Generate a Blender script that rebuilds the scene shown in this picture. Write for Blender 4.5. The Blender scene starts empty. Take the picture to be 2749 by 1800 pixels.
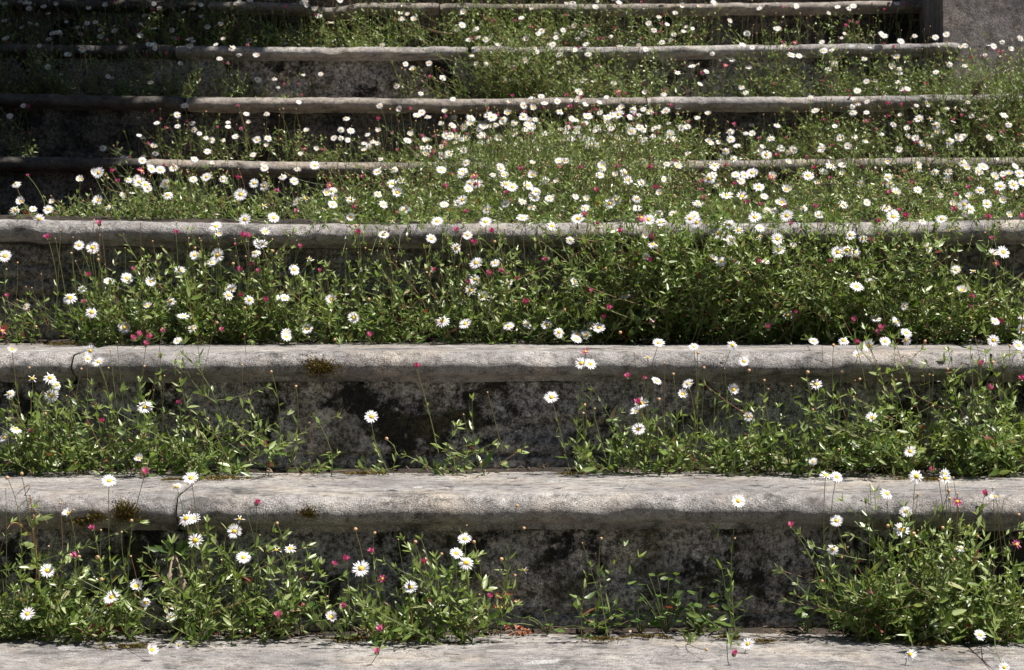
import bpy, math, random
import numpy as np
from mathutils import Vector, noise

random.seed(7)
RNG = np.random.default_rng(11)
sc = bpy.context.scene
C = sc.collection

# ------------------------------------------------------------------ camera, sky, sun, exposure
W, H, F = 2749.0, 1800.0, 6950.0          # photograph size and focal length in its pixels
CAM = np.array([0.0, 0.0, 1.0])
PITCH = math.atan((H / 2 - 629) / F)
cam = bpy.data.cameras.new("camera")
cam_o = bpy.data.objects.new("camera", cam)
C.objects.link(cam_o)
cam_o.location = CAM
cam_o.rotation_euler = (math.pi / 2 - PITCH, 0, 0)
cam.sensor_width = 36
cam.lens = 36 * F / W
cam.clip_start = 0.05
cam.clip_end = 3000
cam.dof.use_dof = True
cam.dof.focus_distance = 3.15
cam.dof.aperture_fstop = 40
sc.camera = cam_o

SUN = Vector((0.42, -0.17, 0.88)).normalized()   # towards the sun
world = bpy.data.worlds.new("World")
sc.world = world
world.use_nodes = True
wn = world.node_tree
bg = wn.nodes["Background"]
sky = wn.nodes.new("ShaderNodeTexSky")
sky.sky_type = 'NISHITA'
sky.sun_disc = False
sky.sun_elevation = math.asin(SUN.z)
sky.sun_rotation = math.atan2(SUN.x, SUN.y)
wn.links.new(sky.outputs[0], bg.inputs[0])
bg.inputs[1].default_value = 0.05
sun = bpy.data.lights.new("sun", 'SUN')
sun.energy = 5.0
sun.angle = math.radians(0.53)
sun.color = (1.0, 0.95, 0.87)
sun_o = bpy.data.objects.new("sun", sun)
C.objects.link(sun_o)
sun_o.rotation_euler = SUN.to_track_quat('Z', 'Y').to_euler()
sc.view_settings.view_transform = 'Standard'
sc.view_settings.look = 'None'
sc.view_settings.exposure = 0.74
sc.view_settings.gamma = 1
sc.cycles.max_bounces = 6
sc.cycles.diffuse_bounces = 3
sc.cycles.transmission_bounces = 3

FW = np.array([0, math.cos(PITCH), -math.sin(PITCH)])
UP = np.array([0, math.sin(PITCH), math.cos(PITCH)])


def at(px, py, Y):
    """the point of the place at distance Y that stands at photo pixel px, py"""
    r = FW + np.array([1.0, 0, 0]) * (px - W / 2) / F + UP * (H / 2 - py) / F
    return CAM + r * (Y / r[1])


# ------------------------------------------------------------------ helpers
def tag(o, label=None, cat=None, group=None, kind=None):
    if label: o["label"] = label
    if cat: o["category"] = cat
    if group: o["group"] = group
    if kind: o["kind"] = kind
    return o


def empty(name, loc):
    o = bpy.data.objects.new(name, None)
    C.objects.link(o)
    o.location = loc
    o.empty_display_size = 0.02
    return o


def link(name, me, parent=None):
    o = bpy.data.objects.new(name, me)
    C.objects.link(o)
    if parent is not None:
        o.parent = parent
    return o


class MB:
    """collects triangles; build() makes one mesh"""
    def __init__(s):
        s.v, s.t, s.a, s.m, s.n = [], [], [], [], 0

    def add(s, v, t, a=0.5, m=0):
        v = np.asarray(v, float).reshape(-1, 3)
        t = np.asarray(t, int).reshape(-1, 3)
        s.v.append(v)
        s.t.append(t + s.n)
        s.a.append(np.broadcast_to(np.asarray(a, float), (len(t),)))
        s.m.append(np.full(len(t), m))
        s.n += len(v)

    def mesh(s, name, mats, origin=(0, 0, 0), smooth=True):
        v = np.concatenate(s.v) - np.asarray(origin, float)
        t = np.concatenate(s.t)
        me = bpy.data.meshes.new(name)
        me.vertices.add(len(v))
        me.vertices.foreach_set("co", v.astype(np.float32).ravel())
        me.loops.add(t.size)
        me.loops.foreach_set("vertex_index", t.astype(np.int32).ravel())
        me.polygons.add(len(t))
        me.polygons.foreach_set("loop_start", np.arange(0, t.size, 3, dtype=np.int32))
        me.polygons.foreach_set("loop_total", np.full(len(t), 3, dtype=np.int32))
        me.polygons.foreach_set("material_index", np.concatenate(s.m).astype(np.int32))
        me.polygons.foreach_set("use_smooth", np.full(len(t), smooth))
        at_ = me.attributes.new("tint", 'FLOAT', 'FACE')
        at_.data.foreach_set("value", np.concatenate(s.a).astype(np.float32))
        for m in (mats if isinstance(mats, (list, tuple)) else [mats]):
            me.materials.append(m)
        me.update(calc_edges=True)
        return me


def unit(a):
    return a / np.maximum(np.linalg.norm(a, axis=-1, keepdims=True), 1e-9)


def leaves(mb, base, d, nrm, L, Wd, tint, detail=True, m=0, bend=0.25, wide=0.3):
    """many leaves at once: base, direction, face normal (n,3); length, width (n,)"""
    n = len(base)
    d = unit(d)
    s = unit(np.cross(d, nrm))
    nn = unit(np.cross(s, d))
    L = np.broadcast_to(L, (n,))[:, None]
    Wd = np.broadcast_to(Wd, (n,))[:, None]
    bd = (np.random.default_rng(n).uniform(-0.4, 1.0, (n, 1))) * bend

    def c(t): return base + d * L * t - nn * L * bd * t * t
    if detail:
        a, b = c(wide), c(0.68)
        fo = nn * Wd * 0.12
        V = np.stack([base, a - s * Wd * .5, a - fo, a + s * Wd * .5, b - s * Wd * .42, b - fo, b + s * Wd * .42, c(1.0)], 1)
        T = np.array([[0, 3, 2], [0, 2, 1], [2, 3, 6], [2, 6, 5], [2, 5, 4], [2, 4, 1], [5, 6, 7], [5, 7, 4]])
    else:
        a = c(0.45)
        V = np.stack([base, a - s * Wd * .5, a + s * Wd * .5, c(1.0)], 1)
        T = np.array([[0, 2, 1], [1, 2, 3]])
    k = V.shape[1]
    TT = (T[None] + (np.arange(n) * k)[:, None, None]).reshape(-1, 3)
    mb.add(V.reshape(-1, 3), TT, np.repeat(np.broadcast_to(tint, (n,)), len(T)), m)


def tube(mb, pts, r0, r1, sides=3, tint=0.5, m=0):
    pts = np.asarray(pts, float)
    n = len(pts)
    tg = unit(np.gradient(pts, axis=0))
    ref = np.array([0.31, 0.77, 0.55])
    a = unit(np.cross(tg, ref))
    b = np.cross(tg, a)
    r = np.linspace(r0, r1, n)[:, None, None]
    an = np.arange(sides) * 2 * math.pi / sides
    V = pts[:, None] + r * (a[:, None] * np.cos(an)[None, :, None] + b[:, None] * np.sin(an)[None, :, None])
    T = []
    for i in range(n - 1):
        for j in range(sides):
            p, q = i * sides + j, i * sides + (j + 1) % sides
            T += [[p, q, q + sides], [p, q + sides, p + sides]]
    mb.add(V.reshape(-1, 3), T, tint, m)


def bez(p0, p1, p2, n=6):
    t = np.linspace(0, 1, n)[:, None]
    return (1 - t) ** 2 * p0 + 2 * t * (1 - t) * p1 + t * t * p2


# ------------------------------------------------------------------ materials
def new_mat(name):
    m = bpy.data.materials.new(name)
    m.use_nodes = True
    nt = m.node_tree
    return m, nt, nt.nodes["Principled BSDF"]


def nd(nt, typ, **kw):
    n = nt.nodes.new(typ)
    for k, v in kw.items():
        if k.startswith("i_"):
            n.inputs[k[2:].replace("_", " ")].default_value = v
        else:
            setattr(n, k, v)
    return n


def ramp(nt, src, stops):
    r = nt.nodes.new("ShaderNodeValToRGB")
    e = r.color_ramp.elements
    while len(e) > 1: e.remove(e[-1])
    for i, (p, c) in enumerate(stops):
        x = e[0] if i == 0 else e.new(p)
        x.position = p
        x.color = (*c, 1) if len(c) == 3 else c
    nt.links.new(src, r.inputs[0])
    return r.outputs[0]


def mixc(nt, f, a, b, mode='MIX'):
    m = nt.nodes.new("ShaderNodeMix")
    m.data_type = 'RGBA'
    m.blend_type = mode
    for s, i in ((f, 0), (a, 6), (b, 7)):
        if isinstance(s, (int, float)): m.inputs[i].default_value = s
        elif isinstance(s, tuple): m.inputs[i].default_value = (*s, 1)
        else: nt.links.new(s, m.inputs[i])
    return m.outputs[2]


def tex(nt, co, scale, detail=4, rough=0.6, stretch=None, off=(0, 0, 0)):
    if stretch or any(off):
        mp = nt.nodes.new("ShaderNodeMapping")
        mp.inputs["Scale"].default_value = stretch or (1, 1, 1)
        mp.inputs["Location"].default_value = off
        nt.links.new(co, mp.inputs[0])
        co = mp.outputs[0]
    n = nd(nt, "ShaderNodeTexNoise", i_Scale=scale, i_Detail=detail, i_Roughness=rough)
    nt.links.new(co, n.inputs["Vector"])
    return n.outputs["Fac"]


B0, B1 = (0, 0, 0), (1, 1, 1)


def stone(name, base_a, base_b, dark, dark_lo, dark_hi, lich_lo=0.66, green=0.0, off=(0, 0, 0), bump=0.6, streak=True, grain=(0.55, 1.4)):
    m, nt, p = new_mat(name)
    tc = nt.nodes.new("ShaderNodeTexCoord")
    co = tc.outputs["Object"]
    c = mixc(nt, ramp(nt, tex(nt, co, 7, 5, .6, off=off), [(.35, B0), (.65, B1)]), base_a, base_b)
    # warm sandy patches
    c = mixc(nt, ramp(nt, tex(nt, co, 11, 3, .5, off=(3 + off[0], 1, 4)), [(.5, B0), (.72, (.6,) * 3)]), c, (base_a[0] * 1.10, base_a[1] * 1.0, base_a[2] * 0.86))
    if streak:   # grain of the bed and dirt, drawn out along the step
        c = mixc(nt, ramp(nt, tex(nt, co, 9, 7, .72, stretch=(1.0, 2.6, 1.6), off=off), [(.56, B0), (.66, (.8,) * 3)]), c, tuple(x * .45 for x in base_b))
    c = mixc(nt, ramp(nt, tex(nt, co, 26, 5, .65, off=(off[0], 3, 8)), [(.42, B0), (.62, (.7,) * 3)]), c, mixc(nt, 1.0, c, (.66, .63, .64), 'MULTIPLY'))
    c = mixc(nt, 1.0, c, ramp(nt, tex(nt, co, 75, 6, .8, off=(off[0], 6, 1)), [(.36, (.45,) * 3), (.48, (1, 1, 1)), (.60, (1.22,) * 3)]), 'MULTIPLY')
    # black algae
    dk = ramp(nt, tex(nt, co, 9, 12, .78, off=(off[0], 7, 2)), [(dark_lo, B0), (dark_hi, B1)])
    c = mixc(nt, dk, c, dark)
    if green:
        g = ramp(nt, tex(nt, co, 14, 6, .7, off=(5, off[0], 2)), [(.5, B0), (.66, (green,) * 3)])
        c = mixc(nt, g, c, (.060, .052, .022))
    # pale lichen
    li = ramp(nt, tex(nt, co, 15, 5, .55, off=(9 + off[0], 2, 1)), [(lich_lo, B0), (lich_lo + .03, (.6,) * 3)])
    c = mixc(nt, li, c, (.50, .50, .49))
    if green:   # peppery crust of lichen and soot over the damp stone
        pep = ramp(nt, tex(nt, co, 150, 5, .8, off=(1, off[0], 6)), [(.42, (.30,) * 3), (.50, (1, 1, 1)), (.62, (1.7,) * 3)])
        c = mixc(nt, 1.0, c, pep, 'MULTIPLY')
    if name == "grey_pier_stone":
        c = mixc(nt, 1.0, c, ramp(nt, tex(nt, co, 22, 6, .7, stretch=(1, 1, .22)), [(.36, (.55, .52, .5)), (.5, (1, 1, 1)), (.66, (1.25, 1.2, 1.15))]), 'MULTIPLY')
    # mineral grain, 1 mm
    g1 = tex(nt, co, 620, 2, .6)
    c = mixc(nt, ramp(nt, tex(nt, co, 12, 4, .6, off=(2, 2, off[0])), [(.35, (.25,) * 3), (.62, B1)]), c, mixc(nt, 1.0, c, ramp(nt, g1, [(.3, (grain[0],) * 3), (.5, (1, 1, 1)), (.72, (grain[1],) * 3)]), 'MULTIPLY'))
    nt.links.new(c, p.inputs["Base Color"])
    p.inputs["Roughness"].default_value = 0.85
    p.inputs["Specular IOR Level"].default_value = 0.35
    h = nt.nodes.new("ShaderNodeMath"); h.operation = 'MULTIPLY_ADD'
    h.inputs[1].default_value = .5
    nt.links.new(g1, h.inputs[0])
    nt.links.new(tex(nt, co, 95, 8, .75), h.inputs[2])
    bp = nd(nt, "ShaderNodeBump", i_Strength=bump, i_Distance=0.0035)
    nt.links.new(h.outputs[0], bp.inputs["Height"])
    nt.links.new(bp.outputs[0], p.inputs["Normal"])
    return m


def plant_mat(name, stops, trans=0.25, rough=0.42, spec=0.5):
    m, nt, p = new_mat(name)
    a = nd(nt, "ShaderNodeAttribute", attribute_name="tint")
    col = ramp(nt, a.outputs["Fac"], stops)
    nt.links.new(col, p.inputs["Base Color"])
    p.inputs["Roughness"].default_value = rough
    p.inputs["Specular IOR Level"].default_value = spec
    if trans:
        tr = nt.nodes.new("ShaderNodeBsdfTranslucent")
        tcol = mixc(nt, 1.0, col, (1.35, 1.5, .6), 'MULTIPLY')
        nt.links.new(tcol, tr.inputs[0])
        mx = nt.nodes.new("ShaderNodeMixShader")
        mx.inputs[0].default_value = trans
        out = nt.nodes["Material Output"]
        nt.links.new(p.outputs[0], mx.inputs[1])
        nt.links.new(tr.outputs[0], mx.inputs[2])
        nt.links.new(mx.outputs[0], out.inputs[0])
    return m


M_LIP = [stone("worn_sandstone", (.375, .355, .335), (.225, .213, .210), (.05, .048, .046), .54, .65, .65, off=(i * 3.7, 0, 0), bump=1.0, grain=(.30, 1.9)) for i in range(4)]
M_LIPU = [stone("weathered_sandstone", (.33, .295, .255), (.22, .195, .175), (.05, .045, .04), .54, .68, .70, off=(i * 3.1, 4, 0), bump=1.0, grain=(.35, 1.7)) for i in range(2)]
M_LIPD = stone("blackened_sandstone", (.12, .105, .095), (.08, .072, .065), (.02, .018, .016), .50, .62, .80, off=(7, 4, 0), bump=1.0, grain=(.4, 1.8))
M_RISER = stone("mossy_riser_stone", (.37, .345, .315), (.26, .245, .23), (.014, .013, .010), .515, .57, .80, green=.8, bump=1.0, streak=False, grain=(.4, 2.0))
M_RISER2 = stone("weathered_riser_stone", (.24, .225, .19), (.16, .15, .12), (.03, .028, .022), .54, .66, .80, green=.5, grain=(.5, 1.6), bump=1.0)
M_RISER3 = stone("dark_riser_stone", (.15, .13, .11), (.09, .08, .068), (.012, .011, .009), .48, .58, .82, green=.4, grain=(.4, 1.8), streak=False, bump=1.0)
M_PIER = stone("grey_pier_stone", (.22, .20, .195), (.15, .135, .135), (.05, .046, .043), .56, .7, .8, off=(2, 3, 1), bump=1.2, grain=(.3, 2.2), streak=False)
M_LEAF = plant_mat("daisy_leaf", [(0, (.035, .068, .018)), (.3, (.092, .150, .030)), (.55, (.190, .265, .062)), (.85, (.34, .39, .17)), (.93, (.34, .30, .16)), (.97, (.26, .08, .05)), (1, (.20, .035, .04))], rough=.38, spec=.7, trans=.3)
M_BROAD = plant_mat("broad_leaf", [(0, (.04, .075, .018)), (.7, (.09, .15, .035)), (.95, (.16, .20, .06)), (1, (.25, .05, .04))])
M_STEM = plant_mat("daisy_stem", [(0, (.10, .14, .045)), (.6, (.17, .19, .07)), (1, (.22, .10, .06))], trans=0)
M_DRY = plant_mat("dry_litter", [(0, (.05, .035, .025)), (.5, (.16, .11, .07)), (1, (.38, .30, .21))], trans=0, rough=.8, spec=.2)
M_MOSS = plant_mat("golden_moss", [(0, (.035, .028, .010)), (.5, (.13, .095, .03)), (1, (.27, .20, .06))], trans=.1, rough=.8, spec=.2)
M_RED = plant_mat("red_herb", [(0, (.20, .05, .02)), (.5, (.36, .10, .04)), (1, (.45, .2, .08))], trans=.25)
M_WHITE = plant_mat("white_petal", [(0, (.90, .89, .90)), (.8, (.86, .84, .87)), (.9, (.80, .62, .70)), (1, (.78, .48, .60))], trans=.18, rough=.6, spec=.25)
# translucent tint on petals should stay white
for n_ in M_WHITE.node_tree.nodes:
    if n_.type == 'MIX': n_.inputs[7].default_value = (1, 1, 1, 1)
M_PINK = plant_mat("pink_petal", [(0, (.50, .03, .16)), (.5, (.60, .09, .27)), (1, (.82, .42, .52))], trans=.2, rough=.6, spec=.25)
for n_ in M_PINK.node_tree.nodes:
    if n_.type == 'MIX': n_.inputs[7].default_value = (1.2, .8, .9, 1)
M_YEL = plant_mat("yellow_disc", [(0, (.72, .36, .015)), (.5, (.85, .52, .03)), (1, (.88, .66, .08))], trans=0, rough=.7, spec=.2)
M_TAN = plant_mat("bud_tan", [(0, (.20, .22, .06)), (.5, (.50, .33, .14)), (1, (.62, .36, .22))], trans=.1, rough=.6)

# ------------------------------------------------------------------ the staircase
OVH = 0.035
YL = [2.72, 3.00, 3.28, 3.56, 5.10, 5.40, 5.72, 6.04, 6.36]        # front of each nosing
RY = [y + OVH for y in YL]                                          # face of each riser
ZL = [at(1374, 1698, RY[1])[2], at(1374, 1266, RY[2])[2], at(1374, 919, RY[3])[2], at(1374, 602, YL[3] + .016)[2],
      at(1374, 434, YL[4] + .013)[2], at(1374, 264, YL[5] + .013)[2], at(1374, 126, YL[6] + .013)[2], at(1374, 10, YL[7] + .013)[2]]
ZL.append(ZL[-1] + .13)
RAD = [.019, .0175, .0155, .0140, .0125, .0125, .0115, .011, .011]


def sag(k, x):
    z = 0.0035 * noise.noise(Vector((x * 2.3, k * 5.1, 0)))
    if k >= 4: z += .0085 * (x * x) + (.003 * x if k == 6 else 0)
    elif k == 3: z += .011 * x * x
    if k == 7: z -= .011 * math.exp(-((x + .43) / .06) ** 2)
    return z


def nosing_profile(k):
    """(y, z) from the tread's back over the roll and the cove beneath it to the riser face"""
    r = RAD[k]
    back = RY[k + 1] + .03 if k < 8 else YL[k] + .5
    pts = [(back, 0)]
    n = 12 if k != 3 else 40
    y1 = YL[k] + r * 1.5
    for i in range(1, n + 1):
        pts.append((back + (y1 - back) * i / n, 0))
    for i in range(1, 19):            # the roll, slightly flattened
        a = math.pi * i / 18
        pts.append((YL[k] + r * 1.5 - math.sin(a) * r * 1.5 * (1 if a < 1.57 else .9) - (0 if a < 1.57 else r * .15), -r + math.cos(a) * r))
    zb = -2 * r
    # fillet and cove
    c = r * .45
    pts += [(YL[k] + r * 1.5, zb - .0005), (YL[k] + r * 1.55, zb - .001)]
    for i in range(1, 7):
        a = math.pi / 2 * i / 6
        yy = YL[k] + r * 1.55 + (RY[k] - .003 - (YL[k] + r * 1.55)) * math.sin(a)
        pts.append((yy, zb - .001 - c * (1 - math.cos(a))))
    return pts


def loft(name, xs, prof, k, mat, parent, amp=1.0, seed=0.0, caps=True, ends=(0, 0)):
    """profile carried along x with worn, uneven faces; fan caps"""
    P = np.array(prof)
    nx, npf = len(xs), len(P)
    V = np.zeros((nx, npf, 3))
    for i, x in enumerate(xs):
        dz = sag(k, x)
        e = min(x - xs[0], xs[-1] - x)                       # worn corners of the block
        wear = math.exp(-e / .005) * .003 if e < .03 else 0
        for j in range(npf):
            y, z = P[j]
            q = Vector((x * 14 + seed, y * 14, z * 14 + k * 9))
            q2 = Vector((x * 55 + seed, y * 55, z * 55 + k * 9))
            n1 = noise.noise(q) * .0026 + noise.noise(q2) * .0015 + noise.noise(q2 * 2.7) * .0007
            chip = noise.noise(Vector((x * 9 + seed, z * 20, k * 3.3)))
            ch = -max(0, chip - .30) * .022
            n0 = noise.noise(Vector((x * 4.5 + seed, y * 6, k * 4.1))) * .0035
            roll = 1.0 if y < YL[k] + .045 else .45
            f = amp * roll
            jx = noise.noise(Vector((x * 4 * 0 + xs[0] * 3 if i == 0 else xs[-1] * 3, y * 60, z * 60))) * .0 + (noise.noise(Vector((round(x, 1) * 7, y * 45, z * 45))) * .0022 if e < 1e-6 else 0)
            if name == "step":
                wear = sum(.007 * math.exp(-((x - b_) / .006) ** 2) for a_, b_ in spans[k][:-1])
            V[i, j] = (x + jx, y - (n1 + n0) * f - ch * f + wear, z + ZL[k] + dz + n1 * .8 * f - (wear * .8 if j < npf * .6 else -wear * .5))
    T = []
    for i in range(nx - 1):
        a = i * npf
        for j in range(npf - 1):
            T += [[a + j, a + j + 1, a + npf + j + 1], [a + j, a + npf + j + 1, a + npf + j]]
    v = list(V.reshape(-1, 3))
    if caps:
        for i in (0, nx - 1):
            c = len(v)
            v.append(np.array([xs[i], P[:, 0].max(), V[i][:, 2].min()]))
            for j in range(npf - 1):
                T.append([c, i * npf + j, i * npf + j + 1] if i == 0 else [c, i * npf + j + 1, i * npf + j])
    mb = MB()
    mb.add(v, T)
    return link(name, mb.mesh(name, mat), parent)


stair = empty("stone_staircase", (0, YL[0], ZL[0] - .3))
tag(stair, "old weathered stone staircase with rounded nosings, overgrown with white daisies", "staircase")


def put(o):
    """keep world-space vertices under a parent that stands elsewhere"""
    o.location = -Vector(stair.location)
    return o


def px_x(px, k): return (px - W / 2) / F * YL[k]


XE = 1.75
spans = {0: [(-XE, px_x(2707, 0)), (px_x(2710, 0), XE)],
         1: [(-XE, px_x(468, 1)), (px_x(471, 1), XE)],
         2: [(-XE, px_x(190, 2)), (px_x(194, 2), px_x(2664, 2)), (px_x(2671, 2), XE)],
         3: [(-XE, px_x(1665, 3)), (px_x(1667, 3), XE)],
         4: [(-1.22, px_x(392, 4)), (px_x(395, 4), px_x(2240, 4)), (px_x(2244, 4), 1.45)],
         5: [(-1.22, px_x(498, 5)), (px_x(501, 5), px_x(1735, 5)), (px_x(1738, 5), 1.25)],
         6: [(-1.22, px_x(470, 6)), (px_x(473, 6), px_x(1256, 6)), (px_x(1266, 6), px_x(2575, 6))],
         7: [(-1.22, px_x(560, 7)), (px_x(563, 7), px_x(1180, 7)), (px_x(1183, 7), .985)],
         8: [(-1.22, .985)]}
fine = [.006, .006, .006, .007, .01, .01, .01, .012, .03]
for k in range(9):
    zb = (ZL[k - 1] if k else ZL[0] - .17) - .01
    x0, x1 = spans[k][0][0], spans[k][-1][1]
    # riser: a face with bands and chips; step 3 keeps its carved mouldings
    zt = ZL[k] - 2 * RAD[k] - .001 - RAD[k] * .45 + .002
    n = 50
    prof = []
    for i in range(n + 1):
        z = zt + (zb - zt) * i / n
        y = RY[k]
        h = ZL[k] - z
        if k == 3:
            for g in (.062, .082, .104):
                y += .006 * math.exp(-((h - g) / .0035) ** 2)
            if h < .1: y -= .005
        if k in (1, 2): y += .006 * math.exp(-((z - zb - .030) / .003) ** 2) - (.004 if z < zb + .028 else 0)
        prof.append((y, z - ZL[k]))
    prof = [(RY[k] + .05, zt - ZL[k])] + prof + [(RY[k] + .05, zb - ZL[k])]
    nx = int((x1 - x0) / (.009 if k < 4 else .03)) + 2
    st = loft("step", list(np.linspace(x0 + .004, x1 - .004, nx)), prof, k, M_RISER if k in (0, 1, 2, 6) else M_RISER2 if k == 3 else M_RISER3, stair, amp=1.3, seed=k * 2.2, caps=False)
    put(st)
    for b, (a, c) in enumerate(spans[k]):
        nx = int((c - a) / fine[k]) + 2
        mat = M_LIP[(k + b) % 4] if k < 4 or (k == 6 and b >= 1) or (k == 5 and b == 2) else M_LIPU[(k + b) % 2]
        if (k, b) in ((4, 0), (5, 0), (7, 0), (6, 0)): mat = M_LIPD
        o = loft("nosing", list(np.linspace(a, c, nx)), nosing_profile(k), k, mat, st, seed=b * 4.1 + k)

# ground and terrain round the stairs
def box(mb, lo, hi, m=0):
    x0, y0, z0 = lo; x1, y1, z1 = hi
    v = [(x0, y0, z0), (x1, y0, z0), (x1, y1, z0), (x0, y1, z0), (x0, y0, z1), (x1, y0, z1), (x1, y1, z1), (x0, y1, z1)]
    q = [(0, 3, 2, 1), (4, 5, 6, 7), (0, 1, 5, 4), (1, 2, 6, 5), (2, 3, 7, 6), (3, 0, 4, 7)]
    t = []
    for a, b, c, d in q: t += [[a, b, c], [a, c, d]]
    mb.add(v, t, 0.5, m)


M_GROUND = stone("earth", (.12, .095, .07), (.07, .058, .042), (.03, .025, .02), .55, .7, .9, grain=(.6, 1.4))
g = MB()
g.add([(-400, -400, ZL[0] - .165), (400, -400, ZL[0] - .165), (400, 400, ZL[0] - .165), (-400, 400, ZL[0] - .165)], [[0, 1, 2], [0, 2, 3]])
tag(link("ground", g.mesh("ground", M_GROUND)), kind="structure")
g = MB()
for x in (-1, 1):   # banks beside and behind the flights
    a, b = (XE, 9) if x > 0 else (-9, -XE)
    box(g, (a + .002, YL[0] + .05, ZL[0] - .3), (b - .002, 12, ZL[3] - .06))
box(g, (-9, YL[8] + .45, ZL[3] - .05), (9, 12, ZL[8] - .01))
box(g, (-9, 4.9, ZL[3] - .055), (-1.225, YL[8] + .448, ZL[6]))
box(g, (1.76, 5.0, ZL[3] - .055), (9, YL[8] + .446, ZL[6]))
tag(link("bank", g.mesh("bank", M_GROUND, smooth=False)), kind="structure")


def rough_block(name, lo, hi, mat, nx, ny, nz, amp=.004, slope=0.0, parent=None):
    """a dressed stone block with a slightly uneven skin and broken corners"""
    mb = MB()
    lo, hi = np.array(lo, float), np.array(hi, float)
    N = (nx, ny, nz)
    for ax in range(3):
        u, w = [i for i in range(3) if i != ax]
        for side in (0, 1):
            A, B = np.meshgrid(np.linspace(0, 1, N[u]), np.linspace(0, 1, N[w]), indexing='ij')
            P = np.zeros(A.shape + (3,))
            P[..., u], P[..., w], P[..., ax] = A, B, side
            P = lo + P * (hi - lo)
            V = P.reshape(-1, 3)
            for i in range(len(V)):
                q = V[i]
                e = [min(q[j] - lo[j], hi[j] - q[j]) for j in range(3)]
                nn = Vector((noise.noise(Vector(q * 9)), noise.noise(Vector(q * 9 + 5)), noise.noise(Vector(q * 9 + 11))))
                n2 = noise.noise(Vector(q * 45))
                V[i] = q + np.array(nn) * amp + n2 * amp * .4
                if slope: V[i][2] += slope * (q[1] - lo[1]) * (1 if q[2] > (lo[2] + hi[2]) / 2 else 0)
            T = []
            for i in range(N[u] - 1):
                for j in range(N[w] - 1):
                    a = i * N[w] + j
                    f = [[a, a + N[w], a + N[w] + 1], [a, a + N[w] + 1, a + 1]]
                    if (side == 1) == (ax == 1): f = [t[::-1] for t in f]
                    T += f
            mb.add(V, T)
    return link(name, mb.mesh(name, mat), parent)


pier = empty("stone_pier", (1.3, 5.63, ZL[4]))
tag(pier, "tall plain grey stone pier ending the upper steps", "pier")
p1 = rough_block("pier_shaft", (.951, 5.736, ZL[4] - .05), (1.75, 6.9, 1.68), M_PIER, 90, 70, 70, .005, parent=pier)
p1.location = -Vector(pier.location)
M_BARK = stone("bark", (.14, .11, .08), (.09, .07, .055), (.03, .025, .02), .5, .7, .9, streak=False)
M_TREELEAF = plant_mat("tree_leaf", [(0, (.03, .055, .015)), (.5, (.06, .095, .025)), (1, (.10, .13, .035))], trans=.15)
rg = np.random.default_rng(3)
T0 = np.array([-2.35, 5.3, ZL[3] - .1])
tree = empty("garden_tree", T0)
tag(tree, "dark leafy garden tree overhanging and shading the left end of the upper steps", "tree")
tm = MB()
top = T0 + (.1, .3, 3.4)
trunk = bez(T0, T0 + (-.1, .1, 1.4), top, 10)
tube(tm, trunk, .13, .05, 10)
tips = []
for i in range(16):
    b = trunk[rg.integers(3, 9)]
    a = rg.uniform(0, 6.28)
    e = b + np.array([math.cos(a) * 1.1 + .35, math.sin(a) * 1.4, rg.uniform(.2, 1.0)]) * rg.uniform(.6, 1.1)
    br = bez(b, (b + e) / 2 + (0, 0, .25), e, 7)
    tube(tm, br, .04, .012, 6)
    tips += list(br[2:])
link("trunk", tm.mesh("trunk", M_BARK, T0), tree)
tl = MB()
n = 48000
cx = rg.normal(0, 1, (n, 3)); cx = unit(cx) * (rg.random((n, 1)) ** .4)
base = np.array([-1.55, 5.75, 3.2]) + cx * (1.85, 2.2, 1.0)
lo = rg.random(n) < .3
base[lo] = np.array([-2.7, 5.7, 2.0]) + cx[lo] * (1.05, 1.7, .9)  # extra low lobe out of view, added to block sky from the left
keep = np.array([noise.noise(Vector(b * 2.2)) > -.42 for b in base]) & ((base[:, 2] > 2.1) | (lo & (base[:, 2] > ZL[3])))
base = base[keep]; n = len(base)
L = rg.uniform(.07, .13, n)
leaves(tl, base, rg.normal(0, 1, (n, 3)), rg.normal(0, .5, (n, 3)) + (0, 0, 1), L, L * .55, rg.random(n), False, wide=.5)
link("crown", tl.mesh("crown", M_TREELEAF, T0), tree)
tl = MB()
n = 9000
base = np.stack([rg.uniform(-9, 9, n), rg.uniform(-6.5, -4.5, n), ZL[0] + rg.random(n) * 4.2], 1)  # unseen leaf belt behind the camera, added to cut the skylight
L = rg.uniform(.2, .36, n)
leaves(tl, base, rg.normal(0, 1, (n, 3)), rg.normal(0, 1, (n, 3)), L, L * .6, rg.random(n), False)
tag(link("skylight_screen", tl.mesh("skylight_screen", M_TREELEAF)), "unseen belt of dark leaves behind the camera, added to dim the skylight", "skylight_screen", kind="stuff")

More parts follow.
